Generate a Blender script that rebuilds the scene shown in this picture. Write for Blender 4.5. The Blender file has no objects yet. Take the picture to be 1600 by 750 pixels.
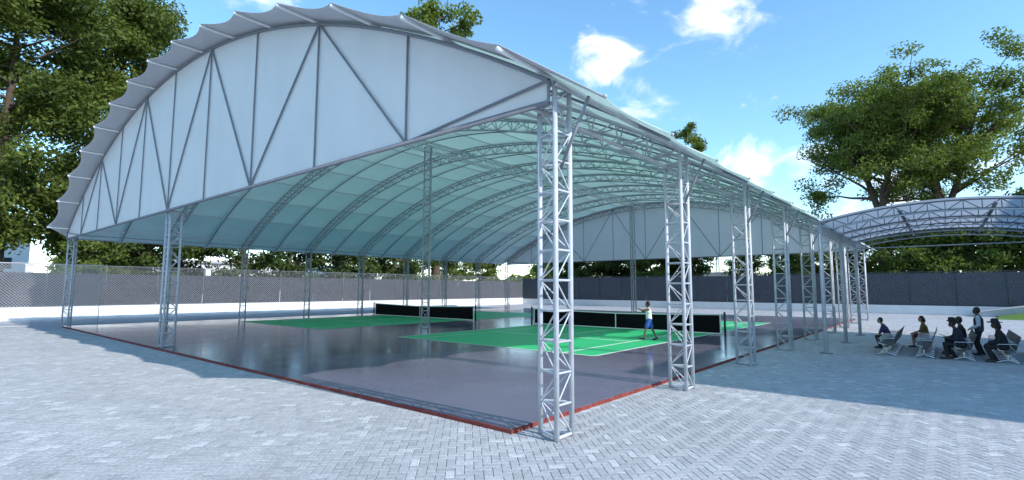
import bpy, bmesh, math, random
import numpy as np
from mathutils import Vector, Matrix
R_ = math.radians
random.seed(7); rng = np.random.default_rng(11)
scene = bpy.context.scene
col = scene.collection

# ------------------------------------------------------------------ camera
CAM = Vector((5.7, -6.8, 2.4))
cd = bpy.data.cameras.new('camera'); cam = bpy.data.objects.new('camera', cd); col.objects.link(cam)
cd.sensor_width = 36; cd.lens = 805 / 1600 * 36; cd.clip_start = .1; cd.clip_end = 6000
ROT = Matrix(((0.76646908, 0.05919343, 0.63954772),
              (0.64227773, -0.07391612, -0.76289955),
              (0.00211424, 0.99550618, -0.09467304)))
cam.matrix_world = Matrix.Translation(CAM) @ ROT.to_4x4()
scene.camera = cam

# ------------------------------------------------------------------ light
SUN_EL, SUN_AZ = 30.6, 88.5          # azimuth from +Y towards +X
world = bpy.data.worlds.new('World'); scene.world = world; world.use_nodes = True
wn, wl = world.node_tree.nodes, world.node_tree.links
wn.clear()
w_out = wn.new('ShaderNodeOutputWorld'); w_bg = wn.new('ShaderNodeBackground'); w_bg.inputs[1].default_value = .15
sky = wn.new('ShaderNodeTexSky'); sky.sky_type = 'NISHITA'; sky.sun_disc = False
sky.sun_elevation = R_(SUN_EL); sky.sun_rotation = R_(SUN_AZ)
sky.air_density = 1.0; sky.dust_density = .1; sky.ozone_density = 3.5; sky.altitude = 100
tc = wn.new('ShaderNodeTexCoord')
# clouds: puffs at given directions plus thin scattered ones everywhere
def wmath(op, a, b=None, c=None):
    n = wn.new('ShaderNodeMath'); n.operation = op
    for i, v in enumerate((a, b, c)):
        if v is None: continue
        if isinstance(v, (int, float)): n.inputs[i].default_value = v
        else: wl.new(v, n.inputs[i])
    return n.outputs[0]
nz = wn.new('ShaderNodeTexNoise'); nz.inputs['Scale'].default_value = 7.5; nz.inputs['Distortion'].default_value = .5; nz.inputs['Detail'].default_value = 8; nz.inputs['Roughness'].default_value = .6
mp = wn.new('ShaderNodeMapping'); mp.inputs['Scale'].default_value = (1, 1, 1.9)
wl.new(tc.outputs['Generated'], mp.inputs[0]); wl.new(mp.outputs[0], nz.inputs['Vector'])
nz2 = wn.new('ShaderNodeTexNoise'); nz2.inputs['Scale'].default_value = 2.3; nz2.inputs['Detail'].default_value = 9; nz2.inputs['Roughness'].default_value = .58
mp2 = wn.new('ShaderNodeMapping'); mp2.inputs['Location'].default_value = (3.1, 7.7, 1.3); mp2.inputs['Scale'].default_value = (1, 1, 2.6)
wl.new(tc.outputs['Generated'], mp2.inputs[0]); wl.new(mp2.outputs[0], nz2.inputs['Vector'])
def pixdir(x, y):
    return (ROT @ Vector((x - 800, -(y - 375), -805))).normalized()
mask = None
for (px, py, rad, amp) in ((958, 112, .11, 1.0), (1128, 2, .12, 1.0), (1172, 256, .07, .9), (1575, 300, .20, .85), (1330, 330, .18, .80),
                           (1235, 192, .04, .45), (1210, 152, .04, .42), (400, -6, .08, .8), (1010, 14, .03, .3), (1090, 310, .08, .35)):
    d = pixdir(px, py)
    dn = wn.new('ShaderNodeVectorMath'); dn.operation = 'DISTANCE'
    wl.new(tc.outputs['Generated'], dn.inputs[0]); dn.inputs[1].default_value = d
    m = wmath('MULTIPLY', wmath('SUBTRACT', 1.0, wmath('DIVIDE', dn.outputs['Value'], rad)), amp)
    m = wmath('MAXIMUM', m, -1.0)
    mask = m if mask is None else wmath('MAXIMUM', mask, m)
m1 = wmath('ADD', wmath('MULTIPLY', mask, .9), wmath('MULTIPLY', wmath('SUBTRACT', nz.outputs['Fac'], .5), 3.4))
r1 = wn.new('ShaderNodeMapRange'); r1.interpolation_type = 'SMOOTHSTEP'; wl.new(m1, r1.inputs[0]); r1.inputs[1].default_value = .22; r1.inputs[2].default_value = 1.15
r2 = wn.new('ShaderNodeMapRange'); r2.interpolation_type = 'SMOOTHSTEP'; wl.new(nz2.outputs['Fac'], r2.inputs[0]); r2.inputs[1].default_value = .64; r2.inputs[2].default_value = .86; r2.inputs[4].default_value = .5
cl = wmath('MAXIMUM', r1.outputs[0], r2.outputs[0])
mixc = wn.new('ShaderNodeMix'); mixc.data_type = 'RGBA'
wl.new(cl, mixc.inputs[0]); hsv = wn.new('ShaderNodeHueSaturation'); hsv.inputs['Hue'].default_value = .489; hsv.inputs['Saturation'].default_value = 1.07; hsv.inputs['Value'].default_value = 1.30
wl.new(sky.outputs[0], hsv.inputs['Color']); wl.new(hsv.outputs[0], mixc.inputs[6]); mixc.inputs[7].default_value = (5.4, 5.7, 6.2, 1)
wl.new(mixc.outputs[2], w_bg.inputs[0]); wl.new(w_bg.outputs[0], w_out.inputs[0])

sd = bpy.data.lights.new('sun', 'SUN'); sd.energy = 3.1; sd.angle = R_(.55); sd.color = (1, .955, .90)
sun = bpy.data.objects.new('sun', sd); col.objects.link(sun)
sdir = Vector((math.sin(R_(SUN_AZ)) * math.cos(R_(SUN_EL)), math.cos(R_(SUN_AZ)) * math.cos(R_(SUN_EL)), math.sin(R_(SUN_EL))))
sun.rotation_euler = sdir.to_track_quat('Z', 'Y').to_euler(); sun.location = (30, 0, 40)
vs = scene.view_settings
vs.view_transform = 'Standard'; vs.look = 'None'; vs.exposure = .74; vs.gamma = 1; vs.use_curve_mapping = False

# ------------------------------------------------------------------ materials
def new_mat(name):
    m = bpy.data.materials.new(name); m.use_nodes = True
    nt = m.node_tree; return m, nt, nt.nodes['Principled BSDF']
def mat(name, base, rough=.5, metal=0., var=.12, scale=6., bump=0., bscale=40., spec=.5, dirt=None):
    """painted / plain surface with procedural tone variation and fine relief"""
    m, nt, b = new_mat(name); N, L = nt.nodes, nt.links
    t = N.new('ShaderNodeTexCoord')
    n = N.new('ShaderNodeTexNoise'); n.inputs['Scale'].default_value = scale; n.inputs['Detail'].default_value = 6; n.inputs['Roughness'].default_value = .65
    L.new(t.outputs['Object'], n.inputs['Vector'])
    r = N.new('ShaderNodeValToRGB')
    lo = [c * (1 - var) for c in base]; hi = [min(1, c * (1 + var)) for c in base]
    if dirt: lo = dirt
    r.color_ramp.elements[0].position = .28; r.color_ramp.elements[1].position = .72
    r.color_ramp.elements[0].color = (*lo, 1); r.color_ramp.elements[1].color = (*hi, 1)
    L.new(n.outputs['Fac'], r.inputs[0]); L.new(r.outputs[0], b.inputs['Base Color'])
    b.inputs['Roughness'].default_value = rough; b.inputs['Metallic'].default_value = metal; b.inputs['Specular IOR Level'].default_value = spec
    if bump:
        n2 = N.new('ShaderNodeTexNoise'); n2.inputs['Scale'].default_value = bscale; n2.inputs['Detail'].default_value = 5
        L.new(t.outputs['Object'], n2.inputs['Vector'])
        bp = N.new('ShaderNodeBump'); bp.inputs['Strength'].default_value = bump; bp.inputs['Distance'].default_value = .02
        L.new(n2.outputs['Fac'], bp.inputs['Height']); L.new(bp.outputs[0], b.inputs['Normal'])
    return m
def attr_mat(name, c0, c1, rough=.8, nscale=9., nvar=.35, bump=.3, translucent=0., spec=.3, stain=0.):
    """colour from a per-piece 'tone' attribute (0..1), plus grain"""
    m, nt, b = new_mat(name); N, L = nt.nodes, nt.links
    a = N.new('ShaderNodeAttribute'); a.attribute_name = 'tone'
    r = N.new('ShaderNodeValToRGB'); r.color_ramp.elements[0].color = (*c0, 1); r.color_ramp.elements[1].color = (*c1, 1)
    L.new(a.outputs['Fac'], r.inputs[0])
    g = N.new('ShaderNodeNewGeometry'); n = N.new('ShaderNodeTexNoise'); n.inputs['Scale'].default_value = nscale; n.inputs['Detail'].default_value = 7; n.inputs['Roughness'].default_value = .7
    L.new(g.outputs['Position'], n.inputs['Vector'])
    mr = N.new('ShaderNodeMapRange'); L.new(n.outputs['Fac'], mr.inputs[0]); mr.inputs[1].default_value = .25; mr.inputs[2].default_value = .75
    mr.inputs[3].default_value = 1 - nvar; mr.inputs[4].default_value = 1 + nvar * .6
    val = mr.outputs[0]
    if stain:
        n3 = N.new('ShaderNodeTexNoise'); n3.inputs['Scale'].default_value = .55; n3.inputs['Detail'].default_value = 9; n3.inputs['Roughness'].default_value = .68; n3.inputs['Distortion'].default_value = .4
        L.new(g.outputs['Position'], n3.inputs['Vector']); m3 = N.new('ShaderNodeMapRange'); L.new(n3.outputs['Fac'], m3.inputs[0]); m3.inputs[1].default_value = .3; m3.inputs[2].default_value = .62; m3.inputs[3].default_value = 1 - stain; m3.inputs[4].default_value = 1.04
        mm = N.new('ShaderNodeMath'); mm.operation = 'MULTIPLY'; L.new(val, mm.inputs[0]); L.new(m3.outputs[0], mm.inputs[1]); val = mm.outputs[0]
    mx = N.new('ShaderNodeVectorMath'); mx.operation = 'SCALE'; L.new(r.outputs[0], mx.inputs[0]); L.new(val, mx.inputs['Scale'])
    L.new(mx.outputs[0], b.inputs['Base Color']); b.inputs['Roughness'].default_value = rough; b.inputs['Specular IOR Level'].default_value = spec
    if bump:
        bp = N.new('ShaderNodeBump'); bp.inputs['Strength'].default_value = bump; bp.inputs['Distance'].default_value = .01
        L.new(n.outputs['Fac'], bp.inputs['Height']); L.new(bp.outputs[0], b.inputs['Normal'])
    if translucent:
        tr = N.new('ShaderNodeBsdfTranslucent'); sc = N.new('ShaderNodeVectorMath'); sc.operation = 'MULTIPLY'
        L.new(mx.outputs[0], sc.inputs[0]); sc.inputs[1].default_value = (1.5, 1.5, .7); L.new(sc.outputs[0], tr.inputs[0])
        ms = N.new('ShaderNodeMixShader'); ms.inputs[0].default_value = translucent
        L.new(b.outputs[0], ms.inputs[1]); L.new(tr.outputs[0], ms.inputs[2]); L.new(ms.outputs[0], N['Material Output'].inputs[0])
    return m
def fabric_mat(name, base, trans, tcol):
    m, nt, b = new_mat(name); N, L = nt.nodes, nt.links
    t = N.new('ShaderNodeTexCoord'); n = N.new('ShaderNodeTexNoise'); n.inputs['Scale'].default_value = 1.1; n.inputs['Detail'].default_value = 8; n.inputs['Roughness'].default_value = .6
    mpn = N.new('ShaderNodeMapping'); mpn.inputs['Scale'].default_value = (1, 1, .35)
    L.new(t.outputs['Object'], mpn.inputs[0]); L.new(mpn.outputs[0], n.inputs['Vector'])
    r = N.new('ShaderNodeValToRGB'); r.color_ramp.elements[0].position = .3; r.color_ramp.elements[1].position = .7
    r.color_ramp.elements[0].color = (*[c * .95 for c in base], 1); r.color_ramp.elements[1].color = (*[min(1, c * 1.05) for c in base], 1)
    L.new(n.outputs['Fac'], r.inputs[0]); L.new(r.outputs[0], b.inputs['Base Color'])
    b.inputs['Roughness'].default_value = .55
    nb = N.new('ShaderNodeTexNoise'); nb.inputs['Scale'].default_value = .9; nb.inputs['Detail'].default_value = 4; nb.inputs['Distortion'].default_value = .8; L.new(t.outputs['Object'], nb.inputs['Vector'])
    bpn = N.new('ShaderNodeBump'); bpn.inputs['Strength'].default_value = .18; bpn.inputs['Distance'].default_value = .12; L.new(nb.outputs['Fac'], bpn.inputs['Height']); L.new(bpn.outputs[0], b.inputs['Normal'])
    tr = N.new('ShaderNodeBsdfTranslucent'); tr.inputs[0].default_value = (*tcol, 1)
    ms = N.new('ShaderNodeMixShader'); ms.inputs[0].default_value = trans
    L.new(b.outputs[0], ms.inputs[1]); L.new(tr.outputs[0], ms.inputs[2]); L.new(ms.outputs[0], N['Material Output'].inputs[0])
    return m
M = {}
M['steel'] = mat('painted_steel', (.51, .53, .565), .42, var=.07, scale=3, dirt=(.38, .395, .43))
M['dark_steel'] = mat('grey_steel', (.20, .215, .25), .75, var=.1, scale=4, spec=.2)
M['white_steel'] = mat('white_steel', (.80, .81, .83), .4, var=.05, scale=4)
M['galv'] = mat('galvanised_wire', (.45, .47, .50), .45, metal=.3, var=.1)
M['chrome'] = mat('chrome', (.62, .63, .65), .22, metal=.9, var=.08)
M['membrane'] = fabric_mat('roof_membrane', (.87, .925, .91), .40, (.80, .94, .895))
M['gable'] = fabric_mat('gable_membrane', (.86, .855, .87), .48, (.93, .94, .96))
M['overhang'] = fabric_mat('membrane_overhang_shade', (.56, .57, .60), .12, (.70, .73, .76))  # same roof membrane; its greyer overhang shade, without green bounce, put into colour
M['shelter_sheet'] = fabric_mat('shelter_membrane', (.74, .77, .82), .50, (.86, .90, .95))
M['green'] = mat('court_green', (.030, .54, .20), .5, var=.10, scale=.8, bump=.05, bscale=120)
M['line'] = mat('line_paint', (.78, .80, .80), .6, var=.06)
M['brick'] = attr_mat('edging_brick', (.17, .030, .026), (.32, .075, .055), .85, 30, .35, .6)
M['paver'] = attr_mat('paver', (.345, .345, .355), (.62, .62, .63), .82, 22, .42, .5, stain=.12)
M['bed'] = mat('paver_bed', (.12, .12, .13), .95, var=.3, scale=20)
M['net'] = mat('net_black', (.008, .008, .010), .9, var=.3, scale=30, spec=.1)
M['black'] = mat('black_post', (.02, .02, .024), .4)
M['white'] = mat('white_render', (.74, .74, .74), .75, var=.05, scale=.9, bump=.15, bscale=30)
M['screen'] = mat('dark_screen', (.050, .055, .070), .9, var=.22, scale=1.2, bump=.3, bscale=60)
M['bark'] = mat('bark', (.085, .062, .045), .95, var=.4, scale=5, bump=.9, bscale=14)
M['leafA'] = attr_mat('leaf_mid', (.036, .060, .012), (.180, .225, .038), .55, .6, .35, 0, .38)
M['leafB'] = attr_mat('leaf_dark', (.026, .050, .014), (.105, .155, .028), .55, .6, .35, 0, .25)
M['leafC'] = attr_mat('leaf_light', (.066, .104, .022), (.215, .275, .058), .55, .6, .35, 0, .42)
M['grass'] = mat('grass', (.10, .20, .03), .9, var=.35, scale=2.5, bump=.8, bscale=60)
M['earth'] = mat('earth', (.16, .15, .11), .95, var=.3, scale=.3)
M['concrete'] = mat('concrete', (.42, .42, .43), .85, var=.12, scale=2, bump=.2)
M['pink'] = mat('pink_coping', (.55, .38, .37), .8, var=.15, scale=3)
M['glass'] = mat('window_glass', (.04, .055, .07), .08, var=.2, spec=.8)
M['tan'] = mat('tan_render', (.50, .45, .38), .85, var=.1, scale=1)

# glossy coated floor
m, nt, b = new_mat('coated_floor'); N, L = nt.nodes, nt.links
t = N.new('ShaderNodeTexCoord'); n1 = N.new('ShaderNodeTexNoise'); n1.inputs['Scale'].default_value = .35; n1.inputs['Detail'].default_value = 9; n1.inputs['Roughness'].default_value = .62
L.new(t.outputs['Object'], n1.inputs['Vector'])
r = N.new('ShaderNodeValToRGB'); r.color_ramp.elements[0].position = .3; r.color_ramp.elements[1].position = .7
r.color_ramp.elements[0].color = (.155, .136, .195, 1); r.color_ramp.elements[1].color = (.195, .172, .235, 1)
L.new(n1.outputs['Fac'], r.inputs[0]); L.new(r.outputs[0], b.inputs['Base Color'])
mr = N.new('ShaderNodeMapRange'); L.new(n1.outputs['Fac'], mr.inputs[0]); mr.inputs[1].default_value = .3; mr.inputs[2].default_value = .7; mr.inputs[3].default_value = .08; mr.inputs[4].default_value = .20
L.new(mr.outputs[0], b.inputs['Roughness']); b.inputs['Specular IOR Level'].default_value = .36
n2 = N.new('ShaderNodeTexNoise'); n2.inputs['Scale'].default_value = 1.3; L.new(t.outputs['Object'], n2.inputs['Vector'])
bp = N.new('ShaderNodeBump'); bp.inputs['Strength'].default_value = .05; bp.inputs['Distance'].default_value = .05; L.new(n2.outputs['Fac'], bp.inputs['Height']); L.new(bp.outputs[0], b.inputs['Normal'])
M['floor'] = m

# far paving (beyond the built pavers): rows of small blocks turned 45 degrees
m, nt, b = new_mat('far_paving'); N, L = nt.nodes, nt.links
t = N.new('ShaderNodeTexCoord'); mpn = N.new('ShaderNodeMapping'); mpn.inputs['Rotation'].default_value = (0, 0, R_(45))
L.new(t.outputs['Object'], mpn.inputs[0])
br = N.new('ShaderNodeTexBrick'); br.inputs['Scale'].default_value = 1; br.inputs['Brick Width'].default_value = .25; br.inputs['Row Height'].default_value = .125
br.inputs['Mortar Size'].default_value = .005; br.inputs['Color1'].default_value = (.38, .385, .405, 1); br.inputs['Color2'].default_value = (.52, .525, .545, 1); br.inputs['Mortar'].default_value = (.22, .22, .235, 1)
L.new(mpn.outputs[0], br.inputs[0])
n1 = N.new('ShaderNodeTexNoise'); n1.inputs['Scale'].default_value = .25; n1.inputs['Detail'].default_value = 10; n1.inputs['Roughness'].default_value = .7; L.new(t.outputs['Object'], n1.inputs['Vector'])
mr = N.new('ShaderNodeMapRange'); L.new(n1.outputs['Fac'], mr.inputs[0]); mr.inputs[1].default_value = .25; mr.inputs[2].default_value = .75; mr.inputs[3].default_value = .86; mr.inputs[4].default_value = 1.12
sc = N.new('ShaderNodeVectorMath'); sc.operation = 'SCALE'; L.new(br.outputs[0], sc.inputs[0]); L.new(mr.outputs[0], sc.inputs['Scale']); L.new(sc.outputs[0], b.inputs['Base Color'])
b.inputs['Roughness'].default_value = .85; b.inputs['Specular IOR Level'].default_value = .25
M['paving'] = m

# ------------------------------------------------------------------ mesh helpers
class MB:
    def __init__(s): s.v = []; s.f = []
    def tube(s, p0, p1, r, n=6, caps=False, r1=None):
        s.path([p0, p1], [r, r if r1 is None else r1], n, caps)
    def path(s, pts, rad, n=6, caps=False):
        pts = [Vector(p) for p in pts]
        if isinstance(rad, (int, float)): rad = [rad] * len(pts)
        base = len(s.v); ref = None
        for i, p in enumerate(pts):
            d = (pts[min(i + 1, len(pts) - 1)] - pts[max(i - 1, 0)]).normalized()
            if ref is None:
                ref = Vector((0, 0, 1)) if abs(d.z) < .9 else Vector((1, 0, 0))
            a = d.cross(ref).normalized(); b2 = d.cross(a).normalized(); ref = -b2 if False else ref
            for k in range(n):
                an = 2 * math.pi * (k + .5) / n
                s.v.append(p + a * (math.cos(an) * rad[i]) + b2 * (math.sin(an) * rad[i]))
        for i in range(len(pts) - 1):
            for k in range(n):
                q = base + i * n
                s.f.append((q + k, q + (k + 1) % n, q + n + (k + 1) % n, q + n + k))
        if caps:
            s.f.append(tuple(base + k for k in range(n))[::-1]); q = base + (len(pts) - 1) * n
            s.f.append(tuple(q + k for k in range(n)))
    def box(s, lo, hi, bev=0.):
        x0, y0, z0 = lo; x1, y1, z1 = hi; b = len(s.v)
        if bev <= 0:
            s.v += [Vector(p) for p in ((x0, y0, z0), (x1, y0, z0), (x1, y1, z0), (x0, y1, z0), (x0, y0, z1), (x1, y0, z1), (x1, y1, z1), (x0, y1, z1))]
            s.f += [tuple(b + i for i in q) for q in ((0, 3, 2, 1), (4, 5, 6, 7), (0, 1, 5, 4), (1, 2, 6, 5), (2, 3, 7, 6), (3, 0, 4, 7))]
        else:
            e = bev
            for (z, k) in ((z0, 0), (z1 - e, 0), (z1, e)):
                s.v += [Vector(p) for p in ((x0 + k, y0 + k, z), (x1 - k, y0 + k, z), (x1 - k, y1 - k, z), (x0 + k, y1 - k, z))]
            for r0 in (0, 4):
                for i in range(4): s.f.append((b + r0 + i, b + r0 + (i + 1) % 4, b + r0 + 4 + (i + 1) % 4, b + r0 + 4 + i))
            s.f.append((b + 8, b + 9, b + 10, b + 11)); s.f.append((b + 3, b + 2, b + 1, b))
    def quad(s, *ps):
        b = len(s.v); s.v += [Vector(p) for p in ps]; s.f.append(tuple(range(b, b + len(ps))))
    def grid(s, rows):
        b = len(s.v); h = len(rows); w = len(rows[0])
        for r in rows: s.v += [Vector(p) for p in r]
        for i in range(h - 1):
            for j in range(w - 1): s.f.append((b + i * w + j, b + i * w + j + 1, b + (i + 1) * w + j + 1, b + (i + 1) * w + j))
    def ball(s, c, r, n=10, m=7, sc=(1, 1, 1)):
        c = Vector(c); rows = []
        for i in range(m + 1):
            ph = math.pi * i / m
            rows.append([c + Vector((sc[0] * r * math.sin(ph) * math.cos(2 * math.pi * j / n), sc[1] * r * math.sin(ph) * math.sin(2 * math.pi * j / n), sc[2] * r * math.cos(ph))) for j in range(n + 1)])
        s.grid(rows)
    def mesh(s, name, material, smooth=True):
        me = bpy.data.meshes.new(name); me.from_pydata([tuple(p) for p in s.v], [], s.f)
        if smooth: me.polygons.foreach_set('use_smooth', [True] * len(me.polygons))
        if material is not None: me.materials.append(material)
        me.update(); return me
    def build(s, name, material, parent=None, smooth=True):
        return link(name, s.mesh(name, material, smooth), parent)
def link(name, me, parent=None, loc=None):
    o = bpy.data.objects.new(name, me); col.objects.link(o)
    if parent is not None: o.parent = parent
    if loc is not None: o.location = loc
    return o
def empty(name, loc=(0, 0, 0), rz=0):
    o = bpy.data.objects.new(name, None); col.objects.link(o); o.location = loc; o.rotation_euler.z = rz; o.empty_display_size = .3; return o
def tag(o, label=None, cat=None, group=None, kind=None):
    if label: o['label'] = label
    if cat: o['category'] = cat
    if group: o['group'] = group
    if kind: o['kind'] = kind
    return o
def copy_tree(o, parent=None):
    c = o.copy(); col.objects.link(c); c.parent = parent
    for ch in list(o.children): copy_tree(ch, c)
    return c
def add_tone(me, vals, domain='FACE'):
    a = me.attributes.new('tone', 'FLOAT', domain); a.data.foreach_set('value', vals)
def np_mesh(name, V, F, material, tone=None, smooth=False):
    me = bpy.data.meshes.new(name); me.vertices.add(len(V)); me.vertices.foreach_set('co', V.astype(np.float32).ravel())
    k = F.shape[1]; me.loops.add(F.size); me.loops.foreach_set('vertex_index', F.astype(np.int32).ravel())
    me.polygons.add(len(F)); me.polygons.foreach_set('loop_start', np.arange(len(F), dtype=np.int32) * k)
    me.polygons.foreach_set('loop_total', np.full(len(F), k, dtype=np.int32))
    me.polygons.foreach_set('use_smooth', np.full(len(F), smooth))
    me.materials.append(material); me.update(calc_edges=True)
    if tone is not None: add_tone(me, tone.astype(np.float32))
    return me

# ================================================================== SETTING
mb = MB(); mb.quad((-1800, -1800, -.05), (1800, -1800, -.05), (1800, 1800, -.05), (-1800, 1800, -.05))
tag(mb.build('ground', M['earth'], smooth=False), 'earth ground reaching to the horizon behind the walls', 'ground', kind='structure')
SX0, SX1, SY0, SY1 = -36.0, 0.0, 0.0, 43.2           # coated floor slab
# paved yard: far sheet plus a dark bed under the built pavers
PAV_R = 40.0
pave = MB(); pave.quad((-95, -40, -.012), (40, -40, -.012), (40, 95, -.012), (-95, 95, -.012))
pavement = tag(pave.build('pavement', M['paving'], smooth=False), 'pale grey paved yard around the sports hall', 'pavement', kind='structure')

# ---- herringbone pavers
PW = .125
inv = ROT.inverted()
def herringbone():
    c45 = math.cos(R_(45)); K = int(PAV_R / PW) + 6
    cx0 = np.array([CAM.x, CAM.y])
    i = np.arange(-K, K); I, J = np.meshgrid(i, i, indexing='ij'); I = I.ravel(); J = J.ravel(); d = (I - J) % 4
    out = []
    for hor, sel in ((True, d == 0), (False, d == 3)):
        a = I[sel]; b_ = J[sel]
        lx = (a + (1.0 if hor else .5)) * PW; ly = (b_ + (.5 if hor else 1.0)) * PW
        wx = c45 * lx - c45 * ly + cx0[0]; wy = c45 * lx + c45 * ly + cx0[1]
        out.append(np.stack([wx, wy, np.full(len(wx), 1.0 if hor else 0.0)], 1))
    P = np.concatenate(out)
    mgn = -.13
    inside = (P[:, 0] > SX0 - mgn) & (P[:, 0] < SX1 + mgn) & (P[:, 1] > SY0 - mgn) & (P[:, 1] < SY1 + mgn)
    rel = P[:, :2] - cx0; dist = np.hypot(rel[:, 0], rel[:, 1])
    fw = np.array([-ROT[0][2], -ROT[1][2]]); fw /= np.hypot(*fw)
    ang = (rel @ fw) / np.maximum(dist, 1e-6)
    ok = ~inside & (dist < PAV_R) & ((ang > math.cos(R_(56))) | (dist < 5.0)) & ((rel @ fw) > -2)
    P = P[ok]; dist = dist[ok]
    # which ones the picture shows
    c = np.stack([P[:, 0] - CAM.x, P[:, 1] - CAM.y, np.full(len(P), -CAM.z)], 1) @ np.array([[ROT[r][k] for k in range(3)] for r in range(3)])
    px = 800 - 805 * c[:, 0] / c[:, 2]; py = 375 + 805 * c[:, 1] / c[:, 2]
    vis = (c[:, 2] < -.1) & (px > 4) & (px < 1596) & (py < 746) & (py > 300)
    return P, dist, vis
P, dist, vis = herringbone()
order = np.argsort(np.where(vis, dist, 1e9)); near = order[:300]; rest = np.setdiff1d(np.arange(len(P)), near)
tone_all = np.clip(rng.normal(.40, .10, len(P)), 0, .8); lite = rng.random(len(P)) < .06; tone_all[lite] = rng.uniform(.75, .98, lite.sum())
GAP, CH, DEP = .0035, .006, .010
def paver_local(hor):
    hx, hy = ((PW, PW / 2) if hor else (PW / 2, PW)); hx -= GAP; hy -= GAP
    v = []
    for z, k in ((-DEP, 0), (-CH * .6, 0), (0, CH)):
        v += [(-hx + k, -hy + k, z), (hx - k, -hy + k, z), (hx - k, hy - k, z), (-hx + k, hy - k, z)]
    return np.array(v)
pf = []
for r0 in (0, 4):
    for k in range(4): pf.append((r0 + k, r0 + (k + 1) % 4, r0 + 4 + (k + 1) % 4, r0 + 4 + k))
pf.append((8, 9, 10, 11)); pf = np.array(pf)
c45 = math.cos(R_(45)); R45 = np.array([[c45, -c45, 0], [c45, c45, 0], [0, 0, 1]])
VV, FF, TT = [], [], []; off = 0
for hor in (1., 0.):
    idx = rest[P[rest, 2] == hor]; loc = paver_local(hor == 1.) @ R45.T
    n = len(idx); z = rng.normal(0, .0012, n)
    tilt = rng.normal(0, .006, (n, 2))
    v = np.repeat(loc[None], n, 0) + np.stack([P[idx, 0], P[idx, 1], z], 1)[:, None, :]
    v[:, :, 2] += loc[None, :, 0] * tilt[:, :1] + loc[None, :, 1] * tilt[:, 1:]
    VV.append(v.reshape(-1, 3)); FF.append((pf[None] + (np.arange(n) * 12)[:, None, None]).reshape(-1, 4) + off); TT.append(np.repeat(tone_all[idx], len(pf))); off += n * 12
o = link('paver_field', np_mesh('paver_field', np.concatenate(VV), np.concatenate(FF), M['paver'], np.concatenate(TT)), pavement); o['kind'] = 'stuff'
pv_mesh = []
for k in range(8):
    pv_mesh.append(np_mesh('paver', paver_local(True), pf, M['paver'], np.full(len(pf), [.2, .3, .36, .42, .48, .56, .66, .95][k])))
for q in near:
    k = int(np.argmin(abs(np.array([.2, .3, .36, .42, .48, .56, .66, .95]) - tone_all[q])))
    o = link('paver', pv_mesh[k], pavement, (P[q, 0], P[q, 1], float(rng.normal(0, .0012))))
    o.rotation_euler = (float(rng.normal(0, .006)), float(rng.normal(0, .006)), R_(45) + (0 if P[q, 2] == 1. else R_(90)))
# bed sheet under pavers (fan shaped region around the camera position)
fwd = math.atan2(-ROT[1][2], -ROT[0][2]); pts = []
bedm = MB(); nseg = 40; b0 = []
for k in range(nseg + 1):
    a = fwd + R_(56) - R_(112) * k / nseg; b0.append((CAM.x + (PAV_R - .1) * math.cos(a), CAM.y + (PAV_R - .1) * math.sin(a), -.008))
apexp = (CAM.x - 2 * math.cos(fwd), CAM.y - 2 * math.sin(fwd), -.008)
for k in range(nseg): bedm.quad(apexp, b0[k + 1], b0[k])
bedm.build('paver_bed', M['bed'], pavement, smooth=False)

# ---- coated slab with brick edging
slab = MB(); slab.box((SX0, SY0, -.04), (SX1, SY1, .075))
floor = tag(slab.build('sports_floor', M['floor'], smooth=False), 'glossy dark mauve coated floor under the arched hall', 'floor', kind='structure')
bl, bw, bh = .232, .036, .070
bricks = []
n = int((SX1 - SX0 + .036) / bl)
for k in range(n): bricks.append((SX1 + .036 - (k + .5) * bl, SY0 - bw / 2 - .002, 0))
n = int((SY1 - SY0) / bl)
for k in range(n): bricks.append((SX1 + bw / 2 + .002, SY0 + .003 + (k + .5) * bl, 1))
bricks.sort(key=lambda q: (q[0] - CAM.x) ** 2 + (q[1] - CAM.y) ** 2)
bmesh_ = []
for k in range(6):
    bb = MB(); j = lambda s: random.uniform(-s, s)
    bb.box((-bl / 2 + .004, -bw / 2 + abs(j(.004)), -.03), (bl / 2 - .004 + j(.003), bw / 2, bh + j(.007)), .008)
    me = bb.mesh('brick', M['brick'], False); add_tone(me, [random.uniform(.1, .95)] * len(me.polygons)); bmesh_.append(me)
rb = MB()
for i, (x, y, d) in enumerate(bricks):
    if i < 300:
        o = link('brick', random.choice(bmesh_), floor, (x, y, random.uniform(-.003, .002))); o.rotation_euler = (random.uniform(-.02, .02), random.uniform(-.012, .012), R_(90) * d + random.uniform(-.008, .008) + (math.pi if random.random() < .0 else 0))
    else:
        hx, hy = (bl / 2 - .004, bw / 2) if d == 0 else (bw / 2, bl / 2 - .004)
        rb.box((x - hx, y - hy, -.03), (x + hx, y + hy, bh + random.uniform(-.006, .006)), .008)
me = rb.mesh('brick_edging', M['brick'], False); add_tone(me, np.repeat(rng.uniform(.1, .9, len(me.polygons) // 10), 10).astype(np.float32)); o = link('brick_edging', me, floor); o['kind'] = 'stuff'

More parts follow.
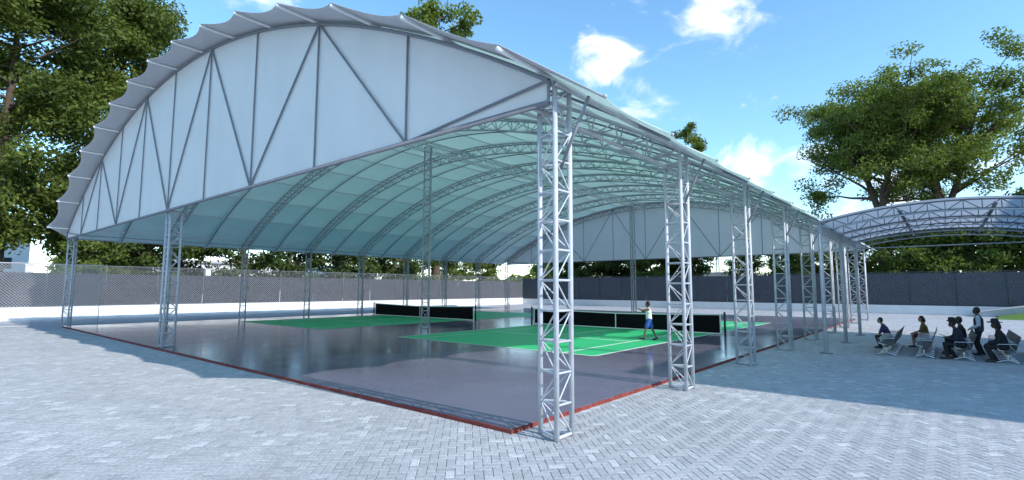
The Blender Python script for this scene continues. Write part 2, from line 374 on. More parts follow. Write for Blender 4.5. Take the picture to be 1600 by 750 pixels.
# ---- tennis courts (painted)
ZF = .075
def court(xc, label):
    hw, y0, L_ = 5.485, 9.0, 23.77
    root = MB(); root.quad((xc - hw - .03, y0 - .03, ZF + .004), (xc + hw + .03, y0 - .03, ZF + .004), (xc + hw + .03, y0 + L_ + .03, ZF + .004), (xc - hw - .03, y0 + L_ + .03, ZF + .004))
    c = tag(root.build('tennis_court', M['green'], smooth=False), label, 'tennis court', kind='structure')
    z = ZF + .008; w = .06
    def ln(x0, x1, ya, yb, dz=0):
        q = MB(); q.quad((x0, ya, z + dz), (x1, ya, z + dz), (x1, yb, z + dz), (x0, yb, z + dz)); q.build('court_line', M['line'], c, False)
    ln(xc - hw, xc + hw, y0, y0 + .11); ln(xc - hw, xc + hw, y0 + L_ - .11, y0 + L_)
    for sx in (-1, 1):
        ln(xc + sx * hw - w, xc + sx * hw + w, y0 + .11, y0 + L_ - .11)
        ln(xc + sx * 4.115 - w, xc + sx * 4.115 + w, y0 + .11, y0 + L_ - .11)
    for s in (-1, 1):
        yy = y0 + L_ / 2 + s * 6.4; ln(xc - 4.05, xc + 4.05, yy - w, yy + w)
    ln(xc - w, xc + w, y0 + L_ / 2 - 6.34, y0 + L_ / 2 + 6.34, .0)
    return y0 + L_ / 2
NETY = court(-9.3, 'bright green tennis court beside the row of columns facing the benches')
court(-27.2, 'darker shaded green tennis court beside the left fence')
def net(xc, label):
    t = tag(empty('tennis_net', (xc, NETY, ZF)), label, 'tennis net')
    hw = 6.3
    for s in (-1, 1):
        p = MB(); p.tube((s * hw, 0, 0), (s * hw, 0, 1.10), .055, 12, True); po = p.build('post', M['black'], t)
        q = MB(); q.ball((s * hw, 0, 1.12), .05); q.build('cap', M['black'], po)
    xs = np.linspace(-hw + .22, hw - .22, 41); top = lambda x: .93 + .12 * (abs(x) / hw) ** 1.3
    g = MB()
    for side in (-.005, .005): g.grid([[(x, side, .05) for x in xs], [(x, side, top(x) - .03) for x in xs]])
    g.build('mesh', M['net'], t)
    g = MB()
    for side in (-.012, .012): g.grid([[(x, side, top(x) - .05) for x in xs], [(x, side, top(x) + .01) for x in xs]])
    g.grid([[(x, -.012, top(x) + .01) for x in xs], [(x, .012, top(x) + .01) for x in xs]])
    g.build('head_band', M['line'], t)
    for s in (-1, 1):
        g = MB(); x = s * (hw - .22); g.box((x - .03, -.014, .03), (x + .03, .014, top(x))); g.build('side_band', M['line'], t, False)
        g = MB(); g.tube((s * hw, 0, 1.03), (x, 0, top(x) - .01), .008, 5); g.build('cable', M['galv'], t)
    g = MB(); g.box((-.03, -.016, 0), (.03, .016, .935)); g.build('centre_strap', M['line'], t, False)
    g = MB(); g.box((-hw + .22, -.010, .025), (hw - .22, .010, .07)); g.build('bottom_band', M['line'], t, False)
    return t
net(-9.45, 'black tennis net across the court where the man in white walks')
net(-27.3, 'black tennis net across the shaded court by the left fence')

# ================================================================== SPORTS HALL
hall = tag(empty('sports_hall', (-18, .3, 0)), 'huge open sports hall with arched white fabric roof on lattice steel columns', 'sports hall')
HO = Vector((-18, .3, 0))
def hp(x, y, z): return Vector((x, y, z)) - HO               # world -> hall local
XC, ZC = -18.0, 11.28 - 35.45
RU, RL, RP, RS = 35.45, 34.93, 35.535, 35.60
BAY = 5.32; NB = 8; YC = [.3 + BAY * k for k in range(NB + 1)]
def arc(R, th, y): return Vector((XC - R * math.sin(th), y, ZC + R * math.cos(th)))   # th>0 = left side
# column: legs at outer (2) and inner (1); local origin at column base, outer = +x
def make_column(zo, zi, parent, zb=0.):
    legs = [(.24, -.215, zo), (.24, .215, zo), (-.24, 0, zi)]
    w = MB(); nP = int(round((zi - .05) / .5)); hs = [zb + .05 + (zi - zb - .05) * k / nP for k in range(nP + 1)]
    for a, b_ in ((0, 1), (1, 2), (2, 0)):
        A, B = legs[a], legs[b_]
        for k, z in enumerate(hs):
            w.tube((A[0], A[1], z), (B[0], B[1], z), .021 if k else .030, 6)
            if k < nP:
                z2 = hs[k + 1]; sw = (k + (a == 1)) % 2
                p, q = ((A, B) if sw else (B, A)); w.tube((p[0], p[1], z), (q[0], q[1], z2), .0135, 6)
    z = hs[-1]
    while zo - z > .3:
        A, B = legs[0], legs[1]; w.tube((A[0], A[1], z), (B[0], B[1], min(z + .45, zo)), .0165, 6); z += .45
    me = w.mesh('lattice_column', M['steel'])
    o = link('lattice_column', me, parent)
    for (x, y, zt) in legs:
        l = MB(); l.tube((x, y, zb), (x, y, zt), .044, 12, True); l.build('leg', M['steel'], o)
    return o
ths = lambda R, dx: math.asin(dx / R)
zo = ZC + RU * math.cos(ths(RU, 18.87)); zi = ZC + RL * math.cos(ths(RL, 18.37))
col0 = make_column(zo, zi, hall)
first = True
for side in (1, -1):
    for y in YC:
        c = col0 if first else copy_tree(col0, hall); first = False
        c.location = hp(-18 + side * 18.62, y, 0); c.rotation_euler.z = 0 if side == 1 else math.pi
        zb_ = 0
# central columns
cm = make_column(5.45, 5.45, hall); cm.location = hp(-18.25, .36, ZF); cm.rotation_euler.z = R_(-90)
cm = make_column(10.9, 10.9, hall); cm.location = hp(-18, YC[2] + BAY / 2, ZF); cm.rotation_euler.z = R_(-60)
c2 = copy_tree(cm, hall); c2.location = hp(-18, YC[7] + BAY / 2, ZF)
# ridge beam
bm_ = MB(); y0, y1 = YC[2] + 1.2, YC[8] - .05; nP = 46; zt, zb = 11.20, 10.74
for k in range(nP):
    a, b_ = y0 + (y1 - y0) * k / nP, y0 + (y1 - y0) * (k + 1) / nP
    for s in (-.2, .2):
        bm_.tube(hp(-18 + s, a, zt if k % 2 else zb), hp(-18 + s, b_, zb if k % 2 else zt), .022, 5)
    bm_.tube(hp(-18.2, a, zb), hp(-17.8, a, zb), .02, 5)
rbm = bm_.build('ridge_beam', M['white_steel'], hall)
for s in (-.2, .2):
    for z in (zt, zb):
        q = MB(); q.tube(hp(-18 + s, y0 - .35, z), hp(-18 + s, y1, z), .045, 8); q.build('chord', M['white_steel'], rbm)
# arch trusses (upper chords 2, lower chord 1, lacing)
tmax = ths(RU, 18.87); NA = 78
def make_arch():
    w = MB(); ph = lambda R, k: (-1 + 2 * k / NA) * tmax
    tl = lambda k: (-1 + 2 * k / NA) * ths(RL, 18.37)
    L0 = Vector((-18, 0, 0))
    up = lambda k, y: arc(RU, ph(RU, k), y) - L0
    lo = lambda k: arc(RL, tl(k), 0) - L0
    for k in range(NA):
        for y in (-.225, .225):
            if k % 2: w.tube(lo(k), up(k + 1, y), .022, 5)
            else: w.tube(up(k, y), lo(k + 1), .022, 5)
        w.tube(up(k, -.225), up(k, .225), .020, 5)
        if k % 2: w.tube(up(k, -.225), up(k + 1, .225), .018, 5)
    o = w.build('arch_truss', M['steel'], hall)
    for y in (-.225, .225):
        q = MB(); q.path([up(k, y) for k in range(NA + 1)], .042, 8); q.build('chord', M['steel'], o)
    q = MB(); q.path([lo(k) for k in range(NA + 1)], .045, 8); q.build('chord', M['steel'], o)
    return o
a0 = make_arch()
for i, y in enumerate(YC):
    a = a0 if i == 0 else copy_tree(a0, hall); a.location = (0, y - .3, 0)
# intermediate single-tube arches and purlins
KP = 7; DTH = ths(RS, 18.6) / KP; TE = ths(RS, 19.7)
q = MB(); q.path([arc(RU + .03, -TE + 2 * TE * k / 72, 0) - Vector((-18, 0, 0)) for k in range(73)], .032, 6)
me = q.mesh('rib', M['dark_steel'])
for k in range(NB): link('rib', me, hall, (0, YC[k] + BAY / 2 - .3, 0))
YF, YB = -1.05, YC[-1] + 1.35
q = MB(); q.tube((0, YF, 0), (0, YB, 0), .04, 8, True); me = q.mesh('purlin', M['white_steel'])
for k in range(-KP, KP + 1):
    p = arc(RP, k * DTH, 0); o = link('purlin', me, hall, hp(p.x, 0, p.z))
q = MB(); q.tube((0, YC[0] - .3, 0), (0, YC[-1] + .3, 0), .035, 8, True); me = q.mesh('eave_tube', M['steel'])
for s in (-1, 1):
    for th, R in ((ths(RU, 18.95), RU), (ths(RL, 18.45), RL)):
        p = arc(R, s * th, 0); link('eave_tube', me, hall, hp(p.x, 0, p.z))
# eave brackets
for s in (1, -1):
    q = MB(); q.tube((-.02, 0, 0), (.56, 0, 1.14), .028, 8, True); me = q.mesh('eave_bracket', M['dark_steel']); q = MB(); q.box((-.03, -.02, -.03), (.02, .02, .03), .006); mk = q.mesh('edge_clamp', M['steel'])
    for y in YC:
        p = arc(RS, -TE, 0); o = link('eave_bracket', me, hall, hp(-18 + s * (p.x - .87 + 18), y, p.z - 1.06)); o.rotation_euler.z = 0 if s == 1 else math.pi
    for k in range(2 * NB + 1): link('edge_clamp', mk, hall, hp(-18 + s * (p.x + 18), .3 + BAY / 2 * k, p.z))
# roof membrane, one strip per half bay, with sag between supports and scalloped free edges
ytips = [.3 + BAY / 2 * k for k in range(2 * NB + 1)]
def skin(th, y, sag): return arc(RS - sag, th, y) - HO
def roof_strip(ya, yb, mode):
    rows = []; NYS = 8; NS = 8
    seg = [(-TE, -KP * DTH)] + [(k * DTH, (k + 1) * DTH) for k in range(-KP, KP)] + [(KP * DTH, TE)]
    for i in range(NYS + 1):
        fy = i / NYS; row = []
        for si, (t0, t1) in enumerate(seg):
            for j in range(NS + (1 if si == len(seg) - 1 else 0)):
                ft = j / NS; th = t0 + (t1 - t0) * ft
                y = ya + (yb - ya) * fy; sag = .07 * math.sin(math.pi * ft) * math.sin(math.pi * fy)
                edge = si in (0, len(seg) - 1)
                if mode == 0:
                    if edge:   # eave scallop: tips at the arches
                        e = ft if si else 1 - ft
                        pull = .24 * (1 - abs(2 * fy - 1) ** 2) * e
                        th = (KP * DTH + (TE - KP * DTH) * e * (1 - pull)) * (1 if si else -1)
                        sag = .05 * math.sin(math.pi * fy)
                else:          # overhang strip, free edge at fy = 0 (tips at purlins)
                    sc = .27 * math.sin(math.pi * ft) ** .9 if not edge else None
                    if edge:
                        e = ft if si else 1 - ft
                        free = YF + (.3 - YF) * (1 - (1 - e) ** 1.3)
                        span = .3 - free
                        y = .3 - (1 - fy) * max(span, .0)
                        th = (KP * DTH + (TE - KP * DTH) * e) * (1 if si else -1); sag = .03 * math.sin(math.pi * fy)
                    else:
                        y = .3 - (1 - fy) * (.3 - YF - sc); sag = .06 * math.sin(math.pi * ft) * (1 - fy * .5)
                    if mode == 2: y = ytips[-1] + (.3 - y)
                row.append(skin(th, y, sag))
        rows.append(row)
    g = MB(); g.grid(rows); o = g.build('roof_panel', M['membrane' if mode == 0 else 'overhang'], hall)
    s = o.modifiers.new('thickness', 'SOLIDIFY'); s.thickness = .008; s.offset = 1
    return o
roof_strip(0, 0, 1); roof_strip(0, 0, 2)
for k in range(2 * NB): roof_strip(ytips[k], ytips[k + 1], 0)
# gables
GB = 5.5; xs = [XC + 18.8 - 3.76 * k for k in range(11)]
def ztop(x): return ZC + math.sqrt(RU ** 2 - (x - XC) ** 2)
for (yp, yo) in ((.022, -.022), (YC[-1] + .285, YC[-1] + .245)):
    yp2 = yp + .004
    for k in range(10):
        xa, xb = xs[k], xs[k + 1]; g = MB(); nn = 8; rows = [[], []]
        for j in range(nn + 1):
            x = xa + (xb - xa) * j / nn; bow = 0
            rows[0].append(hp(x, yp, GB)); rows[1].append(hp(x, yp, ztop(x) - .01))
        g.grid(rows); o = g.build('gable_panel', M['gable'], hall, False)
        sm = o.modifiers.new('thickness', 'SOLIDIFY'); sm.thickness = .01; sm.offset = 0
    rr = .036
    for k in range(1, 10):
        q = MB(); q.tube(hp(xs[k], yo, GB), hp(xs[k], yo, ztop(xs[k])), .024, 6); q.build('gable_strut', M['dark_steel'], hall)
    for k in range(10):
        A = hp(xs[k], yo - .005, ztop(xs[k]) if k % 2 == 0 else GB); B = hp(xs[k + 1], yo - .005, GB if k % 2 == 0 else ztop(xs[k + 1]))
        q = MB(); q.tube(A, B, .029, 6); q.build('gable_diagonal', M['dark_steel'], hall)
    q = MB(); q.tube(hp(xs[0] - .005, yo + .012, GB), hp(xs[-1] + .005, yo + .012, GB), .05, 8, True); q.build('gable_chord', M['dark_steel'], hall)
    q = MB(); q.path([hp(xs[0] + (xs[-1] - xs[0]) * k / 60, yo + .012, ztop(xs[0] + (xs[-1] - xs[0]) * k / 60)) for k in range(61)], .04, 8); q.build('gable_arch', M['dark_steel'], hall)
    for k in (0, 10):
        q = MB(); q.tube(hp(xs[k], yo + .01, GB), hp(xs[k], yo + .01, ztop(xs[k])), .03, 6); q.build('gable_strut', M['dark_steel'], hall)

# ================================================================== WAITING SHELTER
SH0, SH1 = 16.0, 26.2; XL, XR = 2.1, 9.6; ZE, ZA = 4.95, 5.42
shelter = tag(empty('waiting_shelter', (5.85, 21, 0)), 'arched waiting shelter on slim round posts above the rows of benches', 'shelter')
so = Vector((5.85, 21, 0))
sp = lambda x, y, z: Vector((x, y, z)) - so
xm = (XL + XR) / 2; hs_ = (XR - XL) / 2; RA = (hs_ ** 2 + (ZA - ZE) ** 2) / (2 * (ZA - ZE))
za = lambda x, d=0: ZA - RA + math.sqrt(RA ** 2 - (x - xm) ** 2) - d
for x in (XL, XR):
    for y in (SH0, (SH0 + SH1) / 2, SH1):
        q = MB(); q.tube(sp(x, y, 0), sp(x, y, ZE + .05), .075, 14, True); po = q.build('post', M['steel'], shelter)
        q = MB(); q.box(sp(x - .2, y - .2, 0), sp(x + .2, y + .2, .02)); q.build('base_plate', M['dark_steel'], po, False)
    w = MB(); nP = 34
    for k in range(nP):
        a, b_ = SH0 + (SH1 - SH0) * k / nP, SH0 + (SH1 - SH0) * (k + 1) / nP
        w.tube(sp(x, a, ZE if k % 2 else ZE - .36), sp(x, b_, ZE - .36 if k % 2 else ZE), .018, 5)
        w.tube(sp(x, a, ZE), sp(x, a, ZE - .36), .015, 5)
    e = w.build('side_truss', M['steel'], shelter)
    for z in (ZE, ZE - .36):
        q = MB(); q.tube(sp(x, SH0 - .15, z), sp(x, SH1 + .15, z), .04, 8, True); q.build('chord', M['steel'], e)
nA = 5
for i in range(nA):
    y = SH0 + (SH1 - SH0) * i / (nA - 1); w = MB(); nP = 16; dx = (XR - XL) / nP; D = .34
    zlow = lambda x: za(x) - D * min(1, (1 - abs(x - xm) / hs_) * 6 + .25)
    for k in range(nP):
        a, b_ = XL + dx * k, XL + dx * (k + 1)
        w.tube(sp(a, y, za(a)), sp(a, y, zlow(a)), .015, 5)
        w.tube(sp(a, y, za(a) if k % 2 else zlow(a)), sp(b_, y, zlow(b_) if k % 2 else za(b_)), .017, 5)
    e = w.build('arch_truss', M['dark_steel'], shelter)
    q = MB(); q.path([sp(XL + (XR - XL) * k / 32, y, za(XL + (XR - XL) * k / 32)) for k in range(33)], .028, 8); q.build('chord', M['dark_steel'], e)
    q = MB(); q.path([sp(XL + (XR - XL) * k / 32, y, zlow(XL + (XR - XL) * k / 32)) for k in range(33)], .026, 8); q.build('chord', M['steel'], e)
for k in (1, 2):
    x = XL + (XR - XL) * k / 3; q = MB(); q.tube(sp(x, SH0 - .35, za(x) - .17), sp(x, SH1 + .3, za(x) - .17), .055, 8, True); q.build('purlin', M['dark_steel'], shelter)
q = MB(); q.tube(sp(XL, SH1, ZE - .36), sp(XR, SH1, ZE - .36), .03, 8, True); q.build('tie_rod', M['steel'], shelter)
for i in range(nA - 1):
    ya, yb = SH0 + (SH1 - SH0) * i / (nA - 1) - (.25 if i == 0 else 0), SH0 + (SH1 - SH0) * (i + 1) / (nA - 1) + (.25 if i == nA - 2 else 0)
    rows = []
    for j in range(7):
        fy = j / 6; rows.append([sp(XL - .1 + (XR - XL + .2) * k / 32, ya + (yb - ya) * fy, (za(min(max(XL - .1 + (XR - XL + .2) * k / 32, XL), XR)) + .05 - .05 * math.sin(math.pi * fy))) for k in range(33)])
    g = MB(); g.grid(rows); o = g.build('roof_panel', M['shelter_sheet'], shelter); sm = o.modifiers.new('thickness', 'SOLIDIFY'); sm.thickness = .008; sm.offset = 1

# ================================================================== PERIMETER
def chainlink(mb_, a, b, z0, z1, pitch, r):
    """two families of diagonal wires between a and b (xy), heights z0..z1"""
    a = Vector((a[0], a[1], 0)); b = Vector((b[0], b[1], 0)); Lh = (b - a).length; d = (b - a) / Lh; H = z1 - z0
    nrm = Vector((-d.y, d.x, 0)) * r * .8
    k = -H
    while k < Lh:
        for s in (1, -1):
            t0, t1 = max(k, 0), min(k + H, Lh)
            if t1 - t0 > .05:
                if s == 1: p = a + d * t0 + Vector((0, 0, z0 + (t0 - k))); q = a + d * t1 + Vector((0, 0, z0 + (t1 - k)))
                else: p = a + d * t0 + Vector((0, 0, z1 - (t0 - k))); q = a + d * t1 + Vector((0, 0, z1 - (t1 - k)))
                mb_.tube(p + nrm * s, q + nrm * s, r, 3)
        k += pitch
def fence_parts(root, o, a, b, z0, z1, pitch, r, post_step, post_r=.03, pm='dark_steel'):
    a3 = Vector((a[0], a[1], 0)); b3 = Vector((b[0], b[1], 0)); Lh = (b3 - a3).length; d = (b3 - a3) / Lh
    w = MB(); chainlink(w, a3 - o, b3 - o, z0, z1, pitch, r); w.build('wire_mesh', M['galv'], root)
    n = max(1, round(Lh / post_step)); q = MB(); q.tube((0, 0, z0), (0, 0, z1 + .06), post_r, 8, True); me = q.mesh('post', M[pm])
    for k in range(n + 1): link('post', me, root, a3 + d * (Lh * k / n) - o)
    for z in (z1, z0 + .04):
        q = MB(); q.tube(a3 + Vector((0, 0, z)) - o, b3 + Vector((0, 0, z)) - o, .02, 6); q.build('rail', M[pm], root)
# free-standing fence by the left end of the hall
o = Vector((-38.4, -10, 0)); fr = tag(empty('wire_fence', o), 'tall chain link fence standing on the paving beside the far hall corner', 'fence')
fence_parts(fr, o, (-38.4, -24), (-38.4, 2.2), 0.0, 3.95, .17, .0075, 8.8, .018, 'galv')
def boundary(name, a, b, nrm, label, zp, zs, zt, wr=.0065, cat='wall'):
    a3 = Vector((a[0], a[1], 0)); b3 = Vector((b[0], b[1], 0)); Lh = (b3 - a3).length; d = (b3 - a3) / Lh; n3 = Vector((nrm[0], nrm[1], 0))
    root = tag(empty(name, a3), label, cat)
    nP = max(1, round(Lh / 3.6))
    # white plinth panels
    for k in range(nP):
        t0, t1 = Lh * k / nP + .006, Lh * (k + 1) / nP - .006
        def prism(z0, z1, th, off, nm, m, g0=0):
            q = MB(); p0 = d * (t0 + g0) + n3 * off; p1 = d * (t1 - g0) + n3 * off; w = n3 * th
            for (A, B) in ((p0, p1),):
                vs_ = [A, B, B - w, A - w]; bb = len(q.v)
                q.v += [Vector((p.x, p.y, z0)) for p in vs_] + [Vector((p.x, p.y, z1)) for p in vs_]
                q.f += [tuple(bb + i for i in f) for f in ((0, 3, 2, 1), (4, 5, 6, 7), (0, 1, 5, 4), (1, 2, 6, 5), (2, 3, 7, 6), (3, 0, 4, 7))]
            return q.build(nm, m, root, False)
        prism(0, zp, .2, .1, 'plinth_panel', M['white'])
        prism(zp + .004, zs, .03, -.06, 'screen_panel', M['screen'], .02)
    fence_parts(root, a3, (a[0], a[1]), (b[0], b[1]), zp, zt, .20, wr, 3.6, .018, 'screen' if wr < .005 else 'dark_steel')
    return root
WLX, WBY = -46.8, 58.6
boundary('boundary_wall', (WLX, -32), (WLX, WBY), (1, 0), 'low white wall topped by grey screen and wire mesh along the left yard edge', .98, 3.55, 4.2, .006)
boundary('boundary_wall', (WLX, WBY), (42, WBY), (0, -1), 'low white wall topped by dark screen and wire mesh behind the far gable', .86, 4.05, 4.2, .0035)
# pale pillars and coping behind the left wall
for (y, lab) in ((-.3, 'white pillar with flat cap behind the wire fence near the tall leafy tree'), (12.2, 'white pillar with flat cap behind the wall under the arched roof')):
    t = tag(empty('pillar', (WLX - 1.2, y, 0)), lab, 'pillar')
    q = MB(); q.box((-.22, -.22, 0), (.22, .22, 4.15), .02); q.build('shaft', M['white'], t, False)
    q = MB(); q.box((-.28, -.28, 4.152), (.28, .28, 4.27), .03); q.build('cap', M['white'], t, False)
# grass bank with concrete kerb at the right end
bx0, bx1 = 8.6, 30.0
rows = []
for i in range(13):
    x = bx0 + (bx1 - bx0) * i / 12; h = .12 + (x - bx0) * .17; rows.append([(x, 51.5 + 0 * i, -.01), (x + .3, 53.2, h * .42), (x + .5, 54.8, h * .8 + .03 * math.sin(i * 2)), (x + .5, 56.4, h)])
g = MB(); g.grid(rows); tag(g.build('grass_bank', M['grass']), 'grassy bank rising beside the dark screened wall', 'grass bank', kind='structure')
q = MB()
for i in range(12):
    (xa, _, _), (xb, _, _) = rows[i][0], rows[i + 1][0]; ha, hb = rows[i][3][2], rows[i + 1][3][2]
    b0_ = len(q.v); q.v += [Vector(p) for p in ((xa - .9, 56.4, ha + .28), (xb - .9, 56.4, hb + .28), (xb - .9, 58.3, hb + .34), (xa - .9, 58.3, ha + .34), (xa - .9, 56.4, -.02), (xb - .9, 56.4, -.02))]
    q.f += [(b0_, b0_ + 1, b0_ + 2, b0_ + 3), (b0_ + 4, b0_ + 5, b0_ + 1, b0_)]
b0_ = len(q.v); q.v += [Vector(p) for p in ((bx0 - .9, 56.4, -.02), (bx0 - .9, 56.4, rows[0][3][2] + .28), (bx0 - .9, 58.3, rows[0][3][2] + .34), (bx0 - .9, 58.3, -.02))]; q.f.append((b0_, b0_ + 1, b0_ + 2, b0_ + 3))
tag(q.build('ramp', M['concrete'], smooth=False), 'sloping concrete ramp edge above the grassy bank', 'ramp', kind='structure')

# ================================================================== BUILDINGS
def building(name, label, x0, x1, y0, y1, h, wmat, winface, floors, nwin, roof_over=.5, win_h=1.5, win_w=1.6):
    """block with cornice and window openings on the faces that look to the yard; winface: list of 'E','S','W'"""
    o = Vector(((x0 + x1) / 2, (y0 + y1) / 2, 0)); t = tag(empty(name, o), label, 'building')
    q = MB(); q.box(Vector((x0, y0, 0)) - o, Vector((x1, y1, h)) - o); q.build('wall', wmat, t, False)
    q = MB(); q.box(Vector((x0 - roof_over, y0 - roof_over, h + .003)) - o, Vector((x1 + roof_over, y1 + roof_over, h + .38)) - o); q.build('roof', M['concrete'], t, False)
    for face in winface:
        L0, L1 = (y0, y1) if face in 'EW' else (x0, x1)
        fx = x1 if face == 'E' else x0
        for fl in range(floors):
            z = h * (fl + .5) / floors - win_h / 2
            for k in range(nwin):
                c = L0 + (L1 - L0) * (k + .5) / nwin
                def bx(d0, d1, a0, a1, z0, z1):
                    s = MB()
                    if face == 'E': s.box(Vector((fx + d0, a0, z0)) - o, Vector((fx + d1, a1, z1)) - o)
                    elif face == 'W': s.box(Vector((fx - d1, a0, z0)) - o, Vector((fx - d0, a1, z1)) - o)
                    else: s.box(Vector((a0, y0 - d1, z0)) - o, Vector((a1, y0 - d0, z1)) - o)
                    return s
                w = win_w / 2
                f = bx(.002, .05, c - w, c + w, z, z + win_h).build('window', M['white'], t, False)
                bx(.052, .06, c - w + .07, c - .03, z + .07, z + win_h - .07).build('pane', M['glass'], f, False)
                bx(.052, .06, c + .03, c + w - .07, z + .07, z + win_h - .07).build('pane', M['glass'], f, False)
    return t
building('low_building', 'long low white building behind the left wall half hidden by trees', -92, -80, 8, 60, 6.2, M['white'], ['E'], 1, 9, win_h=2.2, win_w=3.0)
building('white_building', 'tall plain white building glimpsed through the big leafy tree', -98, -84, -24, 4, 11.0, M['white'], ['E'], 3, 6)
building('unseen_building', 'unseen tan two storey building added beyond the benches to shade them', 17.0, 30, 7.5, 28.4, 10.3, M['tan'], ['W'], 2, 5)  # out of view; added to cast the straight-edged shadow on the bench area
building('distant_house', 'small far house with flat roof between bushes beyond the screened wall', -62, -50, 176, 188, 8, M['tan'], ['S'], 2, 3)
# distant lattice mast
t = tag(empty('radio_mast', (-64, 205, 0)), 'thin far lattice mast rising above the bushes beyond the wall', 'mast')
q = MB()
for (sx, sy) in ((-1, -1), (1, -1), (1, 1), (-1, 1)): q.tube((sx * 1., sy * 1., 0), (sx * .3, sy * .3, 19), .12, 5, True, .08)
q.build('mast_leg', M['dark_steel'], t); q = MB()
for k in range(12):
    z0, z1 = 19 * k / 12, 19 * (k + 1) / 12; a, b_ = 1 - .7 * k / 12, 1 - .7 * (k + 1) / 12
    for (p, r_) in (((-1, -1), (1, -1)), ((1, -1), (1, 1)), ((1, 1), (-1, 1)), ((-1, 1), (-1, -1))):
        q.tube((p[0] * a, p[1] * a, z0), (r_[0] * b_, r_[1] * b_, z1), .06, 4); q.tube((p[0] * a, p[1] * a, z0), (r_[0] * a, r_[1] * a, z0), .06, 4)
q.build('bracing', M['dark_steel'], t)

# ================================================================== TREES
def make_tree(seed, H, crown_r, base, trunk_r, n_leaf, leaf, leafmat, spread=.5, fork=None, lean=(0, 0), top_bias=.5, clump=1.5, nlimb=26):
    """trunk + limbs mesh, crown of leaf faces gathered in clumps around the twigs"""
    rg = np.random.default_rng(seed); rd = random.Random(seed)
    w = MB(); tips = []
    def wob(p0, p1, n, amt):
        out = []
        for k in range(n + 1):
            f = k / n; p = p0.lerp(p1, f)
            if 0 < k: p = p + Vector((rd.gauss(0, amt), rd.gauss(0, amt), rd.gauss(0, amt * .4))) * (f * (1.2 - f))
            out.append(p)
        return out
    stems = []
    topp = Vector((lean[0], lean[1], H * .93))
    if fork:
        f0 = Vector((lean[0] * .3, lean[1] * .3, fork)); tr = wob(Vector((0, 0, 0)), f0, 6, .25); w.path(tr, [trunk_r * (1.25 - .45 * k / 6) if k else trunk_r * 1.5 for k in range(7)], 10)
        for k in range(3):
            an = 2.1 * k + rd.random(); e = Vector((math.cos(an) * crown_r * .45 + lean[0], math.sin(an) * crown_r * .45 + lean[1], H * (.80 + .1 * rd.random())))
            st = wob(f0, e, 8, crown_r * .06); w.path(st, [trunk_r * .62 * (1 - .85 * q / 8) for q in range(9)], 8); stems.append(st)
    else:
        st = wob(Vector((0, 0, 0)), topp, 12, crown_r * .05); w.path(st, [trunk_r * (1.4 if q == 0 else 1.08 - q / 12) for q in range(13)], 10); stems.append(st)
    cz = base + (H - base) * top_bias
    for k in range(nlimb):
        st = stems[k % len(stems)]
        f = (k + rd.random()) / nlimb
        if not fork:
            z = base * .9 + (H * .97 - base * .9) * f; ff = min(.999, max(0, (z / (H * .93)))); 
        else:
            ff = .12 + .86 * f
        q = ff * (len(st) - 1); i0 = int(q); p0 = st[i0].lerp(st[min(i0 + 1, len(st) - 1)], q - i0)
        z = p0.z; zz = (z - base) / max(.1, (H - base))
        env = crown_r * math.sqrt(max(.06, 1 - ((zz - top_bias + .08) / (max(top_bias, 1 - top_bias) * 1.06)) ** 2)) * rd.uniform(.72, 1.12)
        if fork: env *= .8
        an = 2.39996 * k + rd.uniform(-.5, .5)
        e = p0 + Vector((math.cos(an) * env, math.sin(an) * env, env * (rd.uniform(.25, .95) if fork and zz > .3 else rd.uniform(.05, .5)) * (1 if zz > .25 else -.25)))
        br = wob(p0, e, 5, env * .06); r0 = trunk_r * .26 * (1 - .6 * f) + .03
        w.path(br, [r0 * (1 - .85 * j / 5) for j in range(6)], 6)
        for t in range(rd.randint(4, 6)):
            ft = rd.uniform(.35, 1.0); jj = ft * 5; j0 = min(4, int(jj)); b0 = br[j0].lerp(br[j0 + 1], jj - j0)
            L_ = env * rd.uniform(.18, .42); dv = Vector((rd.gauss(0, 1), rd.gauss(0, 1), rd.gauss(.25, .6))).normalized(); e2 = b0 + dv * L_
            w.tube(b0, e2, .035, 4, False, .012); tips.append((e2, rd.uniform(.6, 1.25))); 
            if rd.random() < .6: tips.append((b0.lerp(e2, .5), rd.uniform(.5, .9)))
        tips.append((br[-1], rd.uniform(.6, 1.1)))
    T = np.array([[p.x, p.y, p.z] for p, _ in tips]); S = np.array([s_ for _, s_ in tips]) * clump
    pr = S ** 2 / np.sum(S ** 2); ci = rg.choice(len(T), n_leaf, p=pr)
    u = rg.normal(0, 1, (n_leaf, 3)); u /= np.linalg.norm(u, axis=1)[:, None]; rad = rg.random(n_leaf) ** .45
    c = T[ci] + u * (rad * S[ci])[:, None] * np.array([1, 1, .72])
    # leaf quads, each folded a little
    nrm = rg.normal(0, 1, (n_leaf, 3)) + u * .7 + np.array([0, 0, .5]); nrm /= np.linalg.norm(nrm, axis=1)[:, None]
    a = np.cross(nrm, rg.normal(0, 1, (n_leaf, 3))); a /= np.linalg.norm(a, axis=1)[:, None]; b = np.cross(nrm, a)
    sz = leaf * rg.uniform(.6, 1.35, n_leaf)[:, None]
    V = np.stack([c - a * sz * .75, c - b * sz * .36 + nrm * sz * .1, c + a * sz * .75, c + b * sz * .36 + nrm * sz * .1], 1).reshape(-1, 3)
    F = np.arange(n_leaf * 4).reshape(-1, 4)
    ct = rg.uniform(.1, .9, len(T)); tone = np.clip(ct[ci] * .55 + rg.uniform(0, .45, n_leaf), 0, 1)
    return w.mesh('trunk', M['bark']), np_mesh('crown', V, F, leafmat, tone)
def plant_tree(name, meshes, loc, label, group=None, rz=0., s=1., cat='tree'):
    t = tag(empty(name, loc, rz), label, cat, group); t.scale = (s, s, s)
    link('trunk', meshes[0], t); link('crown', meshes[1], t); return t
